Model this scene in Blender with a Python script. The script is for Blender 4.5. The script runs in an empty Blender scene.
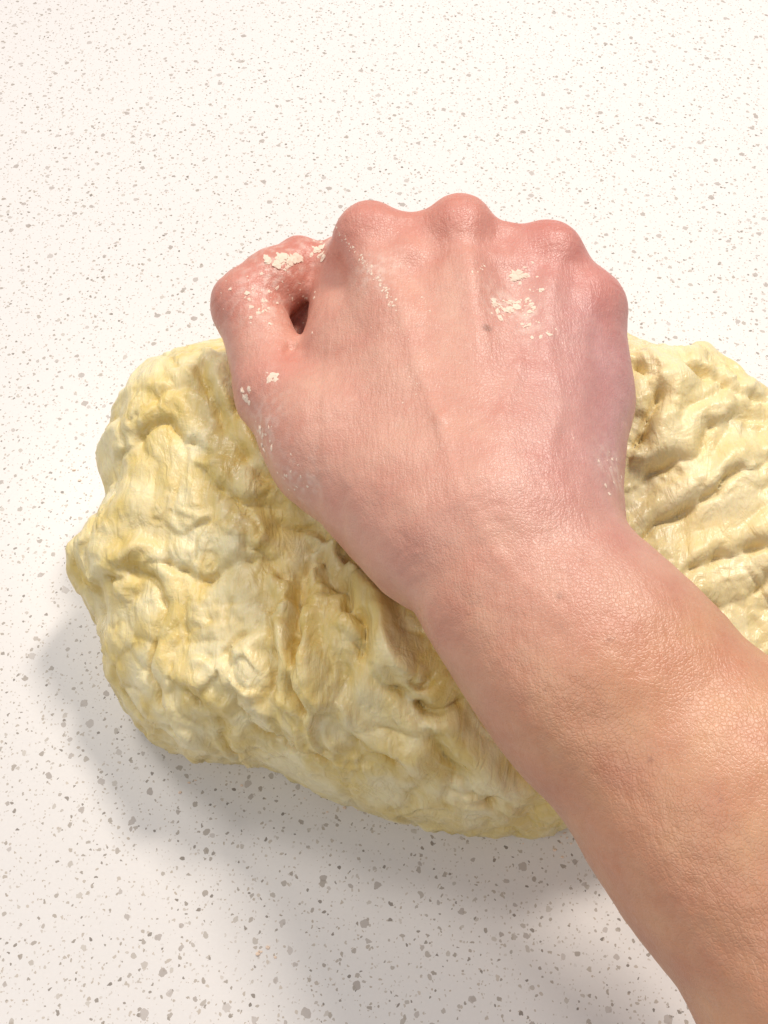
import bpy, math, numpy as np, random, bmesh
from mathutils import Vector
from mathutils.bvhtree import BVHTree
# units while modelling: centimetres. S() unprojects an image pixel to its 3-D place at an assumed height z.
H=30.0; TH=math.radians(30); FP=880.0
def S(u,v,z):
    a=(u-384)/FP; b=(512-v)/FP
    drop=math.cos(TH)-b*math.sin(TH)
    D=(H-z)/drop
    return np.array([a*D, D*(math.sin(TH)+b*math.cos(TH)), z])
rs=np.random.RandomState(7)
PERM=rs.permutation(512).astype(np.int64); GR=rs.normal(size=(512,3)); GR/=np.linalg.norm(GR,axis=1)[:,None]
def noise(p,seed=0):
    i=np.floor(p).astype(np.int64); f=p-i; w=f*f*f*(f*(f*6-15)+10)
    out=np.zeros(len(p))
    for dx in (0,1):
        for dy in (0,1):
            for dz in (0,1):
                h=PERM[(PERM[(PERM[(i[:,0]+dx+seed*37)&511]+i[:,1]+dy)&511]+i[:,2]+dz)&511]
                g=GR[h]
                d=g[:,0]*(f[:,0]-dx)+g[:,1]*(f[:,1]-dy)+g[:,2]*(f[:,2]-dz)
                out+=d*(w[:,0] if dx else 1-w[:,0])*(w[:,1] if dy else 1-w[:,1])*(w[:,2] if dz else 1-w[:,2])
    return out*1.5
def fbm(p,o=3,seed=0):
    r=0;a=1
    for k in range(o): r=r+a*noise(p*(2**k)+k*11.3,seed+k); a*=.5
    return r
def surface_nets(F,lo,h):
    n=np.array(F.shape); s=F<0
    c=np.zeros(tuple(n-1),np.int8)
    C=[(a,b,d) for a in(0,1) for b in(0,1) for d in(0,1)]
    for a,b,d in C: c+=s[a:n[0]-1+a,b:n[1]-1+b,d:n[2]-1+d]
    act=(c>0)&(c<8); ijk=np.argwhere(act); idx=-np.ones(act.shape,np.int64); idx[act]=np.arange(len(ijk))
    acc=np.zeros((len(ijk),3)); cnt=np.zeros(len(ijk))
    for A in C:
        for ax in range(3):
            if A[ax]==0:
                B=list(A);B[ax]=1
                fa=F[ijk[:,0]+A[0],ijk[:,1]+A[1],ijk[:,2]+A[2]]; fb=F[ijk[:,0]+B[0],ijk[:,1]+B[1],ijk[:,2]+B[2]]
                m=(fa<0)!=(fb<0); t=fa[m]/(fa[m]-fb[m])
                q=np.tile(np.array(A,float),(m.sum(),1)); q[:,ax]+=t
                acc[m]+=q; cnt[m]+=1
    V=lo+h*(ijk+acc/cnt[:,None])
    faces=[]
    for ax in range(3):
        b=(ax+1)%3;c2=(ax+2)%3
        sl0=[slice(None)]*3; sl1=[slice(None)]*3
        sl0[ax]=slice(0,-1);sl1[ax]=slice(1,None)
        for t in(b,c2): sl0[t]=slice(1,-1);sl1[t]=slice(1,-1)
        s0=s[tuple(sl0)];s1=s[tuple(sl1)]
        e=np.argwhere(s0!=s1); e[:,b]+=1;e[:,c2]+=1
        ins=s[e[:,0],e[:,1],e[:,2]]
        def cell(db,dc):
            q=e.copy();q[:,b]+=db;q[:,c2]+=dc
            return idx[q[:,0],q[:,1],q[:,2]]
        Q=np.stack([cell(-1,-1),cell(0,-1),cell(0,0),cell(-1,0)],1)
        Q[~ins]=Q[~ins][:,::-1]
        faces.append(Q)
    return V,np.concatenate(faces)
def normals(V,Fc):
    n=np.cross(V[Fc[:,2]]-V[Fc[:,0]],V[Fc[:,3]]-V[Fc[:,1]])
    N=np.zeros_like(V)
    for k in range(4):
        for j in range(3): N[:,j]+=np.bincount(Fc[:,k],n[:,j],len(V))
    return N/(np.linalg.norm(N,axis=1)[:,None]+1e-9)
def relax(V,Fc,it,lam=.5):
    E=np.concatenate([Fc[:,[0,1]],Fc[:,[1,2]],Fc[:,[2,3]],Fc[:,[3,0]]])
    E=np.concatenate([E,E[:,::-1]]); cnt=np.bincount(E[:,0],minlength=len(V))
    for _ in range(it):
        A=np.stack([np.bincount(E[:,0],V[E[:,1],j],len(V)) for j in range(3)],1)/cnt[:,None]
        V=V+lam*(A-V)
    return V
def make(name,V,Fc,mat,cols=None):
    me=bpy.data.meshes.new(name); me.from_pydata((V*0.01).tolist(),[],Fc.tolist()); me.update()
    me.polygons.foreach_set("use_smooth",[True]*len(me.polygons))
    if cols is not None:
        at=me.color_attributes.new("tone",'FLOAT_COLOR','POINT')
        at.data.foreach_set("color",np.concatenate([cols,np.ones((len(cols),1))],1).astype(np.float32).ravel())
    me.materials.append(mat); ob=bpy.data.objects.new(name,me); bpy.context.scene.collection.objects.link(ob); return ob
def smin(a,b,k):
    h=np.maximum(k-np.abs(a-b),0)/k
    return np.minimum(a,b)-h*h*k*.25
def segdist(P,A,B):
    ba=B-A; t=np.clip(((P-A)@ba)/(ba@ba+1e-12),0,1)
    return np.linalg.norm(P-A-t[:,None]*ba,axis=1),t
# ---------- materials
def newmat(n):
    m=bpy.data.materials.new(n);m.use_nodes=True;nt=m.node_tree
    return m,nt,nt.nodes["Principled BSDF"]
def N(nt,t,**k):
    n=nt.nodes.new(t)
    for a,b in k.items(): setattr(n,a,b)
    return n
def math_(nt,op,a,b=None,c=None):
    n=N(nt,'ShaderNodeMath',operation=op)
    for i,x in enumerate((a,b,c)):
        if x is None: continue
        if isinstance(x,(int,float)): n.inputs[i].default_value=x
        else: nt.links.new(x,n.inputs[i])
    return n.outputs[0]
def mix(nt,f,a,b,mode='MIX'):
    n=N(nt,'ShaderNodeMix',data_type='RGBA',blend_type=mode)
    for i,x in((0,f),(6,a),(7,b)):
        if isinstance(x,(int,float)): n.inputs[i].default_value=x
        elif isinstance(x,tuple): n.inputs[i].default_value=(*x,1)
        else: nt.links.new(x,n.inputs[i])
    return n.outputs[2]
def noisen(nt,co,scale,detail=3,dist=0):
    n=N(nt,'ShaderNodeTexNoise'); n.inputs['Scale'].default_value=scale;n.inputs['Detail'].default_value=detail;n.inputs['Distortion'].default_value=dist
    nt.links.new(co,n.inputs['Vector']);return n
# counter
mc,nt,bs=newmat("quartz_counter")
co=N(nt,'ShaderNodeTexCoord').outputs['Object']
dn=noisen(nt,co,520,2)
vm=N(nt,'ShaderNodeVectorMath',operation='MULTIPLY_ADD'); nt.links.new(dn.outputs['Color'],vm.inputs[0]); vm.inputs[1].default_value=(.0020,)*3; nt.links.new(co,vm.inputs[2])
wco=vm.outputs[0]
col=mix(nt,noisen(nt,co,9,3).outputs[0],(.79,.755,.725),(.83,.80,.77))
col=mix(nt,math_(nt,'MULTIPLY',noisen(nt,co,900,2).outputs[0],.22),col,(.60,.56,.52))
def flecks(col,scale,rmin,rmax,dens,ca,cb,off,amt=1.0):
    mp=N(nt,'ShaderNodeMapping'); mp.inputs['Location'].default_value=(off,off*1.7,0);mp.inputs['Rotation'].default_value=(0,0,off*3); nt.links.new(wco,mp.inputs[0])
    v=N(nt,'ShaderNodeTexVoronoi',voronoi_dimensions='2D'); v.inputs['Scale'].default_value=scale; nt.links.new(mp.outputs[0],v.inputs['Vector'])
    sp=N(nt,'ShaderNodeSeparateColor'); nt.links.new(v.outputs['Color'],sp.inputs[0])
    r=math_(nt,'MULTIPLY_ADD',math_(nt,'POWER',sp.outputs[0],2.0),rmax-rmin,rmin)
    m=math_(nt,'LESS_THAN',v.outputs['Distance'],r)
    m=math_(nt,'MULTIPLY',m,math_(nt,'LESS_THAN',sp.outputs[1],dens))
    m=math_(nt,'MULTIPLY',m,amt)
    return mix(nt,m,col,mix(nt,sp.outputs[2],ca,cb))
col=flecks(col,800,.12,.32,.34,(.42,.34,.25),(.70,.66,.62),.03,.75)
col=flecks(col,430,.12,.27,.27,(.18,.15,.12),(.60,.53,.45),.11,.85)
col=flecks(col,230,.10,.23,.30,(.34,.29,.24),(.58,.53,.47),.23,.8)
col=flecks(col,130,.09,.19,.24,(.38,.33,.29),(.57,.52,.48),.41,.8)
nt.links.new(col,bs.inputs['Base Color']); bs.inputs['Roughness'].default_value=.30; bs.inputs['Specular IOR Level'].default_value=.35
# dough
md,nt,bs=newmat("wet_dough")
co=N(nt,'ShaderNodeTexCoord').outputs['Object']
at=N(nt,'ShaderNodeAttribute',attribute_name='tone').outputs['Color']
mp=N(nt,'ShaderNodeMapping'); mp.inputs['Rotation'].default_value=(0,.3,math.radians(-28)); mp.inputs['Scale'].default_value=(1,.3,.8); nt.links.new(co,mp.inputs[0])
n1=noisen(nt,co,60,4,1.5); n2=noisen(nt,mp.outputs[0],260,4,1.5); n3=noisen(nt,co,600,3,.5)
c=mix(nt,math_(nt,'MULTIPLY',math_(nt,'SUBTRACT',n2.outputs[0],.45),3.0),at,(.88,.78,.52))
c=mix(nt,.45,at,c)
nt.links.new(c,bs.inputs['Base Color'])
r=math_(nt,'MULTIPLY_ADD',n1.outputs[0],.5,.10); nt.links.new(r,bs.inputs['Roughness'])
bs.inputs['Subsurface Weight'].default_value=.2; bs.inputs['Subsurface Radius'].default_value=(1,.7,.3); bs.inputs['Subsurface Scale'].default_value=.0025
hh=math_(nt,'ADD',math_(nt,'MULTIPLY',n1.outputs[0],.8),math_(nt,'ADD',math_(nt,'MULTIPLY',n2.outputs[0],.5),math_(nt,'MULTIPLY',n3.outputs[0],.12)))
bp=N(nt,'ShaderNodeBump'); bp.inputs['Strength'].default_value=.65; bp.inputs['Distance'].default_value=.0023
nt.links.new(hh,bp.inputs['Height']); nt.links.new(bp.outputs[0],bs.inputs['Normal'])
# skin
msk,nt,bs=newmat("skin")
co=N(nt,'ShaderNodeTexCoord').outputs['Object']
at=N(nt,'ShaderNodeAttribute',attribute_name='tone').outputs['Color']
n1=noisen(nt,co,120,4,.3); n2=noisen(nt,co,500,3)
c=mix(nt,math_(nt,'MULTIPLY',n1.outputs[0],.36),at,(.46,.15,.10))
c=mix(nt,math_(nt,'MULTIPLY',n2.outputs[0],.22),c,(.82,.58,.46))
nt.links.new(c,bs.inputs['Base Color']); bs.inputs['Roughness'].default_value=.40
bs.inputs['Subsurface Weight'].default_value=.14; bs.inputs['Subsurface Radius'].default_value=(1,.35,.2); bs.inputs['Subsurface Scale'].default_value=.003
v=N(nt,'ShaderNodeTexVoronoi',feature='DISTANCE_TO_EDGE'); v.inputs['Scale'].default_value=1100; nt.links.new(co,v.inputs['Vector'])
mp=N(nt,'ShaderNodeMapping'); mp.inputs['Rotation'].default_value=(0,0,math.radians(55)); mp.inputs['Scale'].default_value=(1,.22,1); nt.links.new(co,mp.inputs[0])
n4=noisen(nt,mp.outputs[0],900,3,.4)
hh=math_(nt,'ADD',math_(nt,'MULTIPLY',math_(nt,'MINIMUM',v.outputs[0],.2),.9),math_(nt,'ADD',math_(nt,'MULTIPLY',n2.outputs[0],.5),math_(nt,'MULTIPLY',n4.outputs[0],.9)))
bp=N(nt,'ShaderNodeBump'); bp.inputs['Strength'].default_value=.40; bp.inputs['Distance'].default_value=.0006
nt.links.new(hh,bp.inputs['Height']); nt.links.new(bp.outputs[0],bs.inputs['Normal'])
mf,nt,bs=newmat("dried_dough"); bs.inputs['Base Color'].default_value=(.85,.67,.53,1); bs.inputs['Roughness'].default_value=.8
mn,nt,bs=newmat("nail"); bs.inputs['Base Color'].default_value=(.75,.45,.40,1); bs.inputs['Roughness'].default_value=.3
# ---------- counter
V=np.array([[-150,-80,0],[150,-80,0],[150,180,0],[-150,180,0],[-150,-80,-3],[150,-80,-3],[150,180,-3],[-150,180,-3]],float)
ct=make("countertop",V,np.array([[0,1,2,3],[7,6,5,4],[0,4,5,1],[1,5,6,2],[2,6,7,3],[3,7,4,0]]),mc)
ct.data.polygons.foreach_set("use_smooth",[False]*6); ct["kind"]="structure"
# ---------- dough
foot=[(215,333,5),(160,370,4.5),(122,422,3.8),(102,475,3),(124,530,2),(116,562,1),(92,588,.8),(92,606,.8),(106,632,1.5),(114,690,1.5),(152,738,1),(200,762,1),(245,766,1),(330,796,1),(400,822,1),(470,838,1),(540,838,1),(572,826,1),(640,800,1),(720,770,1),(800,745,1),(900,700,1),(930,560,2),(860,450,4),(775,396,5),(700,342,5.5),(640,308,5.5),(560,305,5),(450,310,5),(330,318,5)]
PG=np.array([S(*q)[:2] for q in foot])
ctl=[(200,400,7.2),(160,470,6.4),(250,470,7.3),(150,560,5.6),(240,600,6.5),(150,650,4.3),(300,560,4.9),(335,640,7.2),(240,700,5),(400,690,7.2),(460,760,5.6),(380,760,5),(530,780,4.5),(300,430,7.0),(400,350,6),(460,400,6.2),(550,420,6.2),(480,550,6.2),(640,380,7.4),(700,430,7.2),(770,450,6.6),(640,500,6.0),(680,560,5.6),(760,620,5),(820,520,6.4),(300,330,6),(450,300,5),(600,320,5.8),(600,700,6)]
CT=np.array([S(*q) for q in ctl])
hs=.085
lo=np.array([-14.,-4.,-.4]); hi=np.array([21.,26.,9.])
gx,gy,gz=[np.arange(lo[i],hi[i],hs) for i in range(3)]
X,Y=np.meshgrid(gx,gy,indexing='ij'); P2=np.stack([X.ravel(),Y.ravel()],1)
d=np.full(len(P2),1e9); ins=np.zeros(len(P2),bool)
for a,b in zip(PG,np.roll(PG,-1,0)):
    q,_=segdist(P2,a,b); d=np.minimum(d,q)
    cnd=(a[1]>P2[:,1])!=(b[1]>P2[:,1])
    xx=(b[0]-a[0])*(P2[:,1]-a[1])/(b[1]-a[1]+1e-9)+a[0]
    ins^=cnd&(P2[:,0]<xx)
d2=np.where(ins,-d,d).reshape(X.shape)
W=0;T=0
for q in CT:
    w=np.exp(-((X-q[0])**2+(Y-q[1])**2)/(2*1.6**2))+1e-7; W=W+w;T=T+w*q[2]
T=T/W
R=2.9
d2=d2[:,:,None];T=T[:,:,None];Z=gz[None,None,:]
q1=d2+R+.5*np.clip(1-Z/1.3,0,2)**2; q2=Z-(T-R)
F=np.minimum(np.maximum(q1,q2),0)+np.sqrt(np.maximum(q1,0)**2+np.maximum(q2,0)**2)-R
F=np.maximum(F,-(Z-.02))
V,Fc=surface_nets(F.astype(np.float32),lo,hs)
V=relax(V,Fc,3)
Nn=normals(V,Fc); V0=V.copy()
folds=[([(322,540),(300,575),(293,620),(290,660),(300,710)],-.7,.2,.6),
([(318,560),(345,585),(365,630),(372,665),(390,695),(425,708),(455,698)],-.65,.12,.95),
([(352,640),(385,668),(420,676),(450,668)],-.4,.09,.5),
([(125,565),(165,600),(150,650),(172,725)],-.22,.13,.38),
([(232,690),(268,738),(325,765)],-.35,.12,.5),
([(205,365),(215,410),(240,440),(270,480)],-.3,.14,.45),
([(105,572),(140,560),(200,572),(250,560)],-.24,.1,.38),
([(130,440),(160,425),(190,440)],-.18,.1,.35),
([(150,400),(185,385),(205,395)],-.14,.09,.3),
([(215,480),(250,500),(285,520),(320,530)],-.25,.12,.45),
([(245,540),(270,555),(285,580)],-.22,.1,.35),
([(440,740),(462,780),(500,805)],-.32,.11,.5),
([(330,720),(350,750),(400,775)],-.28,.1,.45),
([(250,620),(225,650),(235,690)],-.24,.09,.38),
([(480,700),(500,740),(540,790)],-.24,.11,.45),
([(190,700),(220,725),(230,755)],-.22,.1,.4),
([(640,365),(662,378),(655,410),(640,440)],-.45,.13,.6),
([(668,335),(690,370),(735,392),(768,400)],-.35,.13,.5),
([(640,545),(690,505),(740,470),(780,450)],-.38,.12,.55),
([(660,600),(710,560),(768,540)],-.25,.12,.45),
([(640,480),(690,455),(720,420)],-.25,.1,.4),
([(700,620),(740,590),(775,580)],-.2,.1,.35),
([(270,600),(262,650),(275,690)],-.25,.09,.4)]
disp=np.zeros(len(V)); cav=np.zeros(len(V))
warp=np.stack([fbm(V0/1.3,2,s) for s in(31,32,33)],1)*.34
Pw=V0+warp
for pts,dep,w,roll in folds:
    P3=[]
    for u,v in pts:
        A=np.array([0,0,H]); Bd=S(u,v,0)-A; Bd/=np.linalg.norm(Bd)
        rel=V0-A; t=rel@Bd; dd=np.linalg.norm(rel-t[:,None]*Bd,axis=1); c=np.where(dd<.15)[0]
        P3.append(V0[c[np.argmin(t[c])]] if len(c) else S(u,v,3))
    best=np.full(len(V),1e9); side=np.zeros(len(V))
    for a,b in zip(P3[:-1],P3[1:]):
        q,t=segdist(Pw,a,b); sd=np.einsum('ij,ij->i',np.cross(np.tile(b-a,(len(V),1)),Pw-a),Nn)
        m=q<best; side[m]=np.sign(sd[m]); best[m]=q[m]
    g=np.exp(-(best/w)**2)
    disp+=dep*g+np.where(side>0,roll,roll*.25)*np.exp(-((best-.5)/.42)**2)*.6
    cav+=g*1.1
n=noise
pw=V0+np.stack([fbm(V0/2.4,2,s) for s in(1,2,3)],1)*1.1
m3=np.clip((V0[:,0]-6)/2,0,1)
flow=np.where(m3[:,None]>.5,np.array([.65,.75,.1]),np.array([.42,-.85,-.3])); flow/=np.linalg.norm(flow,axis=1)[:,None]
al=np.einsum('ij,ij->i',pw,flow)
pa=pw-flow*(al*.55)[:,None]
pb=pw-flow*(al*.84)[:,None]
def sb(p,seed,e=.005): return np.sqrt(np.abs(n(p,seed))+e)-.45
calm=np.clip(n(V0/2.6,77)*3+.55,0,1)
edge=np.clip((V0[:,0]+11.5)/3,.25,1)      # keep the outer rim calmer
disp+=.30*n(pw/3,5)*edge+.28*sb(pa/2.2,6)*edge+(.06+.15*calm)*sb(pa/1.1,8)+.07*calm*sb(pa/.55,9)
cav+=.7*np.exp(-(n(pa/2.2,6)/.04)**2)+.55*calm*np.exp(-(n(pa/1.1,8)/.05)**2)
sheet=(n(pa/2.6,91)*2.2+.4*n(pw/1.1,92))%1.0
lip=np.where(sheet<.9,sheet/.9,(1-sheet)/.1); mk=np.clip(n(V0/2.8,93)*4+.45,0,1)
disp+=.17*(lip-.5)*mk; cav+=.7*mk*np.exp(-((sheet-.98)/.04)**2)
st=n(pb/.34,41)+.5*n(pb/.17,42)
ms=np.clip(n(V0/1.8,44)*4+.3,0,1)
disp+=.060*st*ms
tear=np.clip(n(pw/1.1,61)*5-1.0,0,1)
disp+=tear*.08*fbm(pw/.3,2,62)
fade=np.clip(V0[:,2]/.5,0,1)
V=V0+Nn*(disp*fade)[:,None]; V=relax(V,Fc,1,.4); V[:,2]=np.maximum(V[:,2],.02)
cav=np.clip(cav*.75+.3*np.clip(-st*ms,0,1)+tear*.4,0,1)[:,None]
pal=np.clip(.5+fbm(V0/1.8,3,60)*1.3,0,1)[:,None]
cols=(1-pal)*np.array([.76,.585,.215])+pal*np.array([.86,.75,.445])
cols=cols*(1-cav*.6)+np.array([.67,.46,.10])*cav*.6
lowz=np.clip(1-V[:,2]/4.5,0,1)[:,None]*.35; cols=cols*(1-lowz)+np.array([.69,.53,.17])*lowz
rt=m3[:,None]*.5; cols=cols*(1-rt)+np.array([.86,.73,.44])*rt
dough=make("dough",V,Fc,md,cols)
dough["label"]="large pale yellow lump of bread dough on speckled counter"; dough["category"]="dough"
# ---------- hand
h=.085
lo=np.array([-8.,-10.,4.5]); hi=np.array([27.,24.,13.5])
axs=[np.arange(lo[i],hi[i],h) for i in range(3)]
F=np.full([len(a) for a in axs],5.,np.float32)
def cone(A,B,ra,rb,k=.5,flat=1.0,up=(0,0,1)):
    A=np.array(A,float);B=np.array(B,float)
    wmax=max(ra,rb)*max(1,flat); mm=k+.4+wmax
    i0=np.maximum(((np.minimum(A,B)-mm-lo)/h).astype(int),0); i1=np.minimum(((np.maximum(A,B)+mm-lo)/h).astype(int)+2,F.shape)
    sl=tuple(slice(a,b) for a,b in zip(i0,i1))
    G=np.stack(np.meshgrid(*[axs[j][sl[j]] for j in range(3)],indexing='ij'),-1).astype(np.float32)
    ba=B-A;L=np.linalg.norm(ba);dr=ba/L
    rel=G-A.astype(np.float32); t=np.clip(rel@(ba/(L*L)),0,1)
    r=ra+(rb-ra)*t; rel=rel-t[...,None]*ba
    if flat==1.0: dd=np.sqrt((rel**2).sum(-1))-r
    else:
        v=np.array(up,float)-dr*np.dot(up,dr); v/=np.linalg.norm(v)
        hv=rel@v; d_=np.sqrt(np.maximum((rel**2).sum(-1)-hv**2,0))
        dd=(np.sqrt((d_/(r))**2+(hv/(r*flat))**2)-1)*r*flat
    F[sl]=smin(F[sl],dd.astype(np.float32),k)
Wc=S(508,558,10.2)
K=[S(370,240,10.9),S(458,235,11.2),S(549,259,10.8),S(588,310,10.1)]
cone(S(496,525,10.2),S(526,585,10.1),2.42,2.42,1,.72)
cone(S(526,585,10.1),S(600,668,9.9),2.42,2.8,1.2,.76)
cone(S(600,668,9.9),S(734,812,9.6),2.8,3.12,1,.82)
cone(S(734,812,9.6),S(914,1026,9.6),3.12,3.65,1,.86)
cone(S(914,1026,9.6),S(1016,1154,9.7),3.65,3.9,1,.88)
wr=[S(450,520,10.3),S(485,515,10.5),S(520,515,10.4),S(550,515,10.0)]
for a,b,r in zip(wr,K,(1.0,1.0,.95,.88)): cone(a,b,1.3,r,1.3)
cone(S(572,510,9.3),S(586,400,9.3),1.2,1.2,1.0)
cone(S(586,400,9.3),K[3],1.15,.88,.9)
cone(S(470,470,9.4),S(470,300,9.7),2.6,2.5,1.0,.5)
for a,b in zip(K[:-1],K[1:]): cone((a+b)/2+np.array([0,-.25,-.02]),(a+b)/2+np.array([0,-1.2,0]),.86,.88,.5)
for p,r in zip(K,(.95,.96,.92,.84)): cone(p+np.array([0,-.05,.15]),p+np.array([0,.1,.1]),r,r*.97,.55)
cone(S(410,480,9.6),S(342,350,9.6),1.6,1.2,1.1)
cone(S(348,330,9.2),S(345,270,9.2),1.28,1.1,.6)
# thumb
Mc=S(278,396,8.9);Ip=S(248,306,9.2);Tp=S(300,263,9.35)
cone(S(425,535,9.5),S(330,450,9.1),1.7,1.6,1.2)
cone(S(330,450,9.1),Mc,1.6,1.2,1.0)
cone(Mc,Ip,1.17,1.08,.45)
cone(Ip,(Ip+Tp)/2,1.1,1.04,.35)
cone((Ip+Tp)/2,Tp,1.02,.87,.35)
def finger(M,P,D_,E,r):
    cone(M,P,r*1.0,r*.92,.3); cone(P,D_,r*.9,r*.82,.12); cone(D_,E,r*.82,r*.7,.12)
for i,(M,L,r) in enumerate(zip(K,(3.9,4.1,3.8,3.1),(.93,.95,.9,.8))):
    P=M+L*np.array([-.12+.03*i,.42,-.9]) if i else S(325,300,8.0)
    D_=P+np.array([.1,-2.2,-.5])*(.95 if i<3 else .8)
    if i==0: D_=S(292,352,7.6)
    E=D_+np.array([.3 if i else 1.2,-.6,1.0 if i else .2])
    finger(M,P,D_,E,r)
V,Fc=surface_nets(F,lo,h)
V=relax(V,Fc,3)
Nn=normals(V,Fc); V0=V.copy(); disp=np.zeros(len(V))
def bump3(A,B,amp,w):
    global disp
    q,t=segdist(V0,np.array(A,float),np.array(B,float)); disp+=amp*np.exp(-(q/w)**2)
upz=np.array([0,0,1.])
Wt=Wc+upz*1.7
for p,x,a in zip(K,(-.7,-.25,.25,.7),(.06,.085,.07,.05)):
    bump3(Wt+np.array([x,0,0])+(p-Wt)*.35,p+upz*.9+(Wt-p)*.18,a,.32)
for a,b in zip(K[:-1],K[1:]):
    m=(a+b)/2; dirv=(Wc-m)/np.linalg.norm(Wc-m)
    bump3(m+upz*.8+dirv*.3,m+upz*.9+dirv*1.6,-.12,.42)
def vein(pts,amp,w):
    for (a,b) in zip(pts[:-1],pts[1:]): bump3(S(*a,12),S(*b,12),amp,w)
vein([(395,290),(415,360),(440,420),(455,480)],.05,.19); vein([(510,300),(520,360),(500,420),(515,480)],.05,.19); vein([(560,340),(565,400),(545,450)],.045,.18); vein([(455,480),(500,560),(560,620),(640,690)],.035,.22)
bump3(S(383,300,11.2),S(402,350,11),-.13,.35)
bump3(S(292,345,10),S(276,378,10),-.18,.15)
for q in (Ip,Mc):
    ax_=(Mc-Ip)/np.linalg.norm(Mc-Ip); sT=(V0-q)@ax_; near=np.exp(-(np.linalg.norm(V0-q,axis=1)/1.4)**4)
    disp-=.028*near*np.exp(-(np.sin((sT+.15*n(V0/.6,90))*8)/.3)**2)
axd=(S(600,665,9.9)-S(500,525,10.2)); axd/=np.linalg.norm(axd)
s=(V0-Wc)@axd; lat=(V0-Wc)@np.cross(axd,upz)
pwn=s+.45*fbm(V0/1.6,3,70)+.06*lat**2
mk=np.exp(-((s+.4)/2.0)**2)
disp-=.015*mk*np.exp(-(np.sin(pwn*7.0)/.35)**2)*np.clip(.6+n(V0/.8,71)*2,0,1)
for p in K:
    near=np.exp(-(np.linalg.norm(V0-p-upz*.5,axis=1)/1.1)**4)
    disp-=.014*near*np.exp(-(np.sin((V0[:,1]+.15*n(V0/.5,95))*14)/.35)**2)
disp+=.05*fbm(V0/1.7,2,72)+.012*fbm(V0/.4,2,73)
V=V0+Nn*disp[:,None]
def ramp(x,a,b): return np.clip((x-a)/(b-a),0,1)[:,None]
base=np.tile(np.array([.67,.335,.245]),(len(V),1))
f=ramp(s,-1,4.0); base=base*(1-f)+np.array([.60,.285,.145])*f
cool_light=ramp(V0[:,0],2,6)*(1-f); base=base*(1-cool_light*.8)+np.array([.53,.25,.265])*cool_light*.8  # cool violet light from the right, painted into the skin colour
for p,rr in list(zip(K,(1.5,1.5,1.5,1.3)))+[(Ip,1.5),(Tp,1.4),(Mc,1.1)]:
    g=np.exp(-(np.linalg.norm(V0-p-upz*.5,axis=1)/rr)**2)[:,None]*.85; base=base*(1-g)+np.array([.60,.175,.135])*g
blot=np.clip(fbm(V0/1.2,3,80),-1,1)[:,None]; base=base*(1+.2*blot*np.array([0.35,1,1]))
bt=BVHTree.FromPolygons(V.tolist(),Fc.tolist())
def hit(u,v):
    A=Vector((0,0,H)); B=Vector(S(u,v,0))
    r=bt.ray_cast(A,(B-A).normalized()); return r[0],r[1]
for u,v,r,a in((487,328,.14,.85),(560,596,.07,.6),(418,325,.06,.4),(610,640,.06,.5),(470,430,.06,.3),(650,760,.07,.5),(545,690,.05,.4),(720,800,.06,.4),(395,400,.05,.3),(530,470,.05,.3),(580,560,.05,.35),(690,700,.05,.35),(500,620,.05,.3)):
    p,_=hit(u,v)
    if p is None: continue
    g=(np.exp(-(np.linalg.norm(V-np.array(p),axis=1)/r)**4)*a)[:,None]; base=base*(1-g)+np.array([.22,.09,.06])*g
dust=np.zeros(len(V))
for u,v,r in((280,258,1.0),(262,300,1.0),(322,246,.6),(262,430,1.0),(505,305,.7),(528,320,.6),(613,470,.8),(375,270,.7),(300,480,.7)):
    p,_=hit(u,v)
    if p is not None: dust+=np.exp(-(np.linalg.norm(V-np.array(p),axis=1)/r)**2)
dust=(np.clip(dust,0,1)*np.clip(fbm(V/.22,3,96)*1.6+.1,0,.7))[:,None]
base=base*(1-dust*.75)+np.array([.86,.70,.60])*dust*.75
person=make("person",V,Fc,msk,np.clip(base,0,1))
person["label"]="person's bare forearm and closed fist pressing into dough"; person["category"]="person"
bm=bmesh.new(); bmesh.ops.create_icosphere(bm,subdivisions=2,radius=1); iv=np.array([v.co for v in bm.verts]); iF=[[v.index for v in f.verts] for f in bm.faces]; bm.free()
nd=Vector((-.25,.85,-.45)).normalized(); q=np.array(nd.to_track_quat('Z','X').to_matrix())
nv=(iv*np.array([.5,.40,.09]))@q.T+Tp+np.array(nd)*.82
nail=make("thumbnail",nv,np.array(iF),mn); nail.parent=person
random.seed(3)
spots=[]
def cl(u,v,du,dv,n_,smx):
    for _ in range(n_): spots.append((u+random.gauss(0,du),v+random.gauss(0,dv),random.uniform(.15,1)**1.6*smx))
cl(282,260,9,3,30,.17);cl(262,300,12,14,40,.09);cl(320,245,4,8,24,.15);cl(245,397,3,4,12,.14);cl(272,376,4,3,10,.14);cl(262,440,7,8,28,.12);cl(290,480,12,10,26,.06);cl(225,310,6,20,18,.06)
for i in range(90):
    t=i/89; spots.append((335+60*t**.8+random.gauss(0,2),232+75*t+random.gauss(0,2),random.uniform(.012,.045)))
cl(503,308,8,4,36,.13);cl(529,310,4,16,44,.09);cl(520,275,4,4,14,.15);cl(480,268,4,4,8,.08);cl(547,330,6,5,10,.08);cl(613,470,5,12,24,.08);cl(415,300,15,15,12,.04);cl(300,300,8,14,18,.08);cl(415,385,4,20,10,.04)
cl(430,330,70,60,80,.02);cl(560,380,30,50,40,.02);cl(460,215,60,12,30,.025)
VV=[];FF=[]
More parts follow.
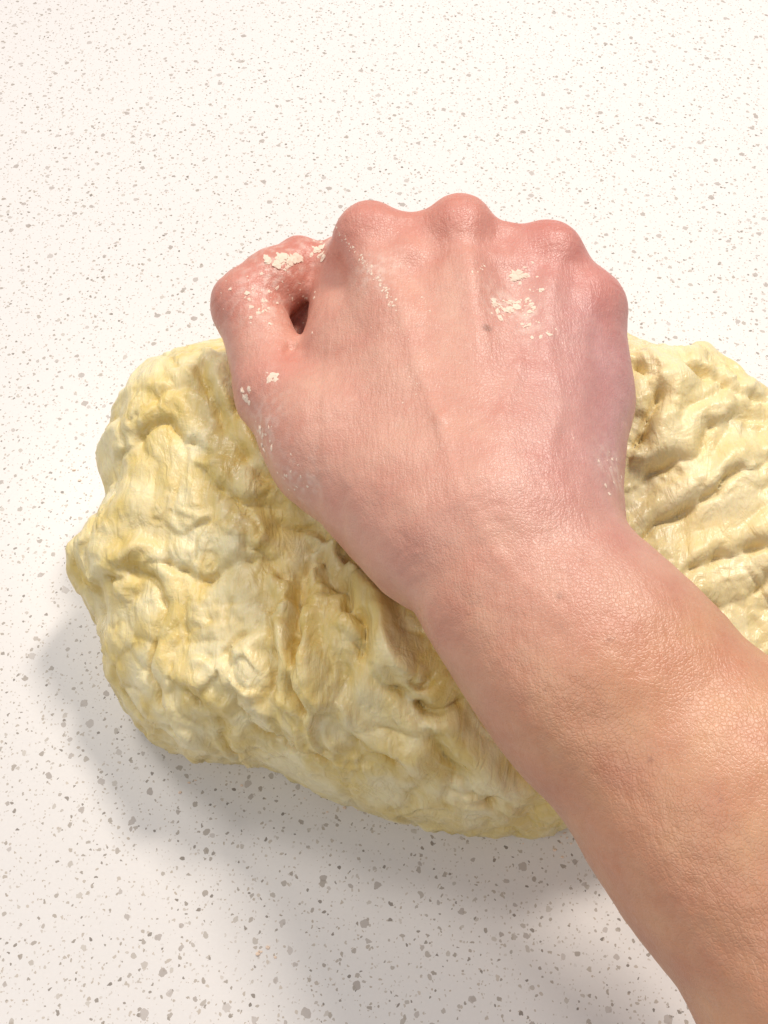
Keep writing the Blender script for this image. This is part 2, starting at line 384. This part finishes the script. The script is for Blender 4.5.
for u,v,s_ in spots:
    p,nn=hit(u,v)
    if p is None: continue
    q=nn.to_track_quat('Z','Y').to_matrix(); a=random.uniform(0,6.28)
    w=iv.copy()*(1+.8*noise(iv*1.5+random.uniform(0,50)))[:,None]
    w*=np.array([s_,s_*random.uniform(.35,1),s_*.2])
    ca,sa=math.cos(a),math.sin(a); w=w@np.array([[ca,sa,0],[-sa,ca,0],[0,0,1]])
    w=w@np.array(q).T+np.array(p)
    o=len(VV); VV.extend(w.tolist()); FF.extend([[i+o for i in f] for f in iF])
me=bpy.data.meshes.new("dough_flakes"); me.from_pydata((np.array(VV)*.01).tolist(),[],FF); me.materials.append(mf)
fl=bpy.data.objects.new("dough_flakes",me); bpy.context.scene.collection.objects.link(fl); fl["kind"]="stuff"; fl["label"]="dried dough and flour flakes stuck to the skin"; fl["category"]="dough flakes"
# crumbs fallen on the counter
VV=[];FF=[]
for cx,cy,k,sp_ in [(*S(265,955,0)[:2],5,.25),(*S(560,842,0)[:2],10,.5),(*S(345,800,0)[:2],10,.5),(*S(200,775,0)[:2],6,.6),(*S(85,480,0)[:2],5,.5)]:
    for _ in range(k):
        s_=random.uniform(.02,.07); w=iv*(1+.7*noise(iv*1.4+random.uniform(0,50)))[:,None]*np.array([s_,s_*.7,s_*.5])+np.array([cx+random.gauss(0,sp_),cy+random.gauss(0,sp_*.5),s_*.3])
        o=len(VV); VV.extend(w.tolist()); FF.extend([[i+o for i in f] for f in iF])
me=bpy.data.meshes.new("dough_crumbs"); me.from_pydata((np.array(VV)*.01).tolist(),[],FF); me.materials.append(mf)
fc=bpy.data.objects.new("dough_crumbs",me); bpy.context.scene.collection.objects.link(fc); fc["kind"]="stuff"; fc["label"]="tiny dough crumbs scattered on the counter around the dough"; fc["category"]="crumbs"
# ---------- light
def area(loc,tgt,size,power,col):
    l=bpy.data.lights.new("lamp",'AREA'); l.size=size;l.energy=power;l.color=col; o=bpy.data.objects.new("ceiling_or_fill_lamp",l)
    o.location=loc; o.rotation_euler=(Vector(tgt)-Vector(loc)).to_track_quat('-Z','Y').to_euler(); bpy.context.scene.collection.objects.link(o)
area((.40,.72,1.05),(0,.2,0),.20,11.0,(1,.915,.835))
area((-.45,.8,1.2),(0,.3,0),.35,6.5,(1,.94,.88))
area((-.6,-.3,1.2),(0,.1,0),.35,4.2,(1,.93,.84))  # added fill lamp on the left, lightens the dough's shadow
w=bpy.data.worlds.new("World"); bpy.context.scene.world=w; w.use_nodes=True
w.node_tree.nodes["Background"].inputs[0].default_value=(.80,.87,1,1); w.node_tree.nodes["Background"].inputs[1].default_value=.31
sc=bpy.context.scene; sc.view_settings.view_transform='Standard'; sc.view_settings.look='None'
cam=bpy.data.cameras.new("Camera"); cam.sensor_width=36; cam.lens=FP/1024*36; cam.clip_end=50; cam.clip_start=.01
co_=bpy.data.objects.new("Camera",cam); co_.location=(0,0,.30); co_.rotation_euler=(TH,0,0); sc.collection.objects.link(co_); sc.camera=co_
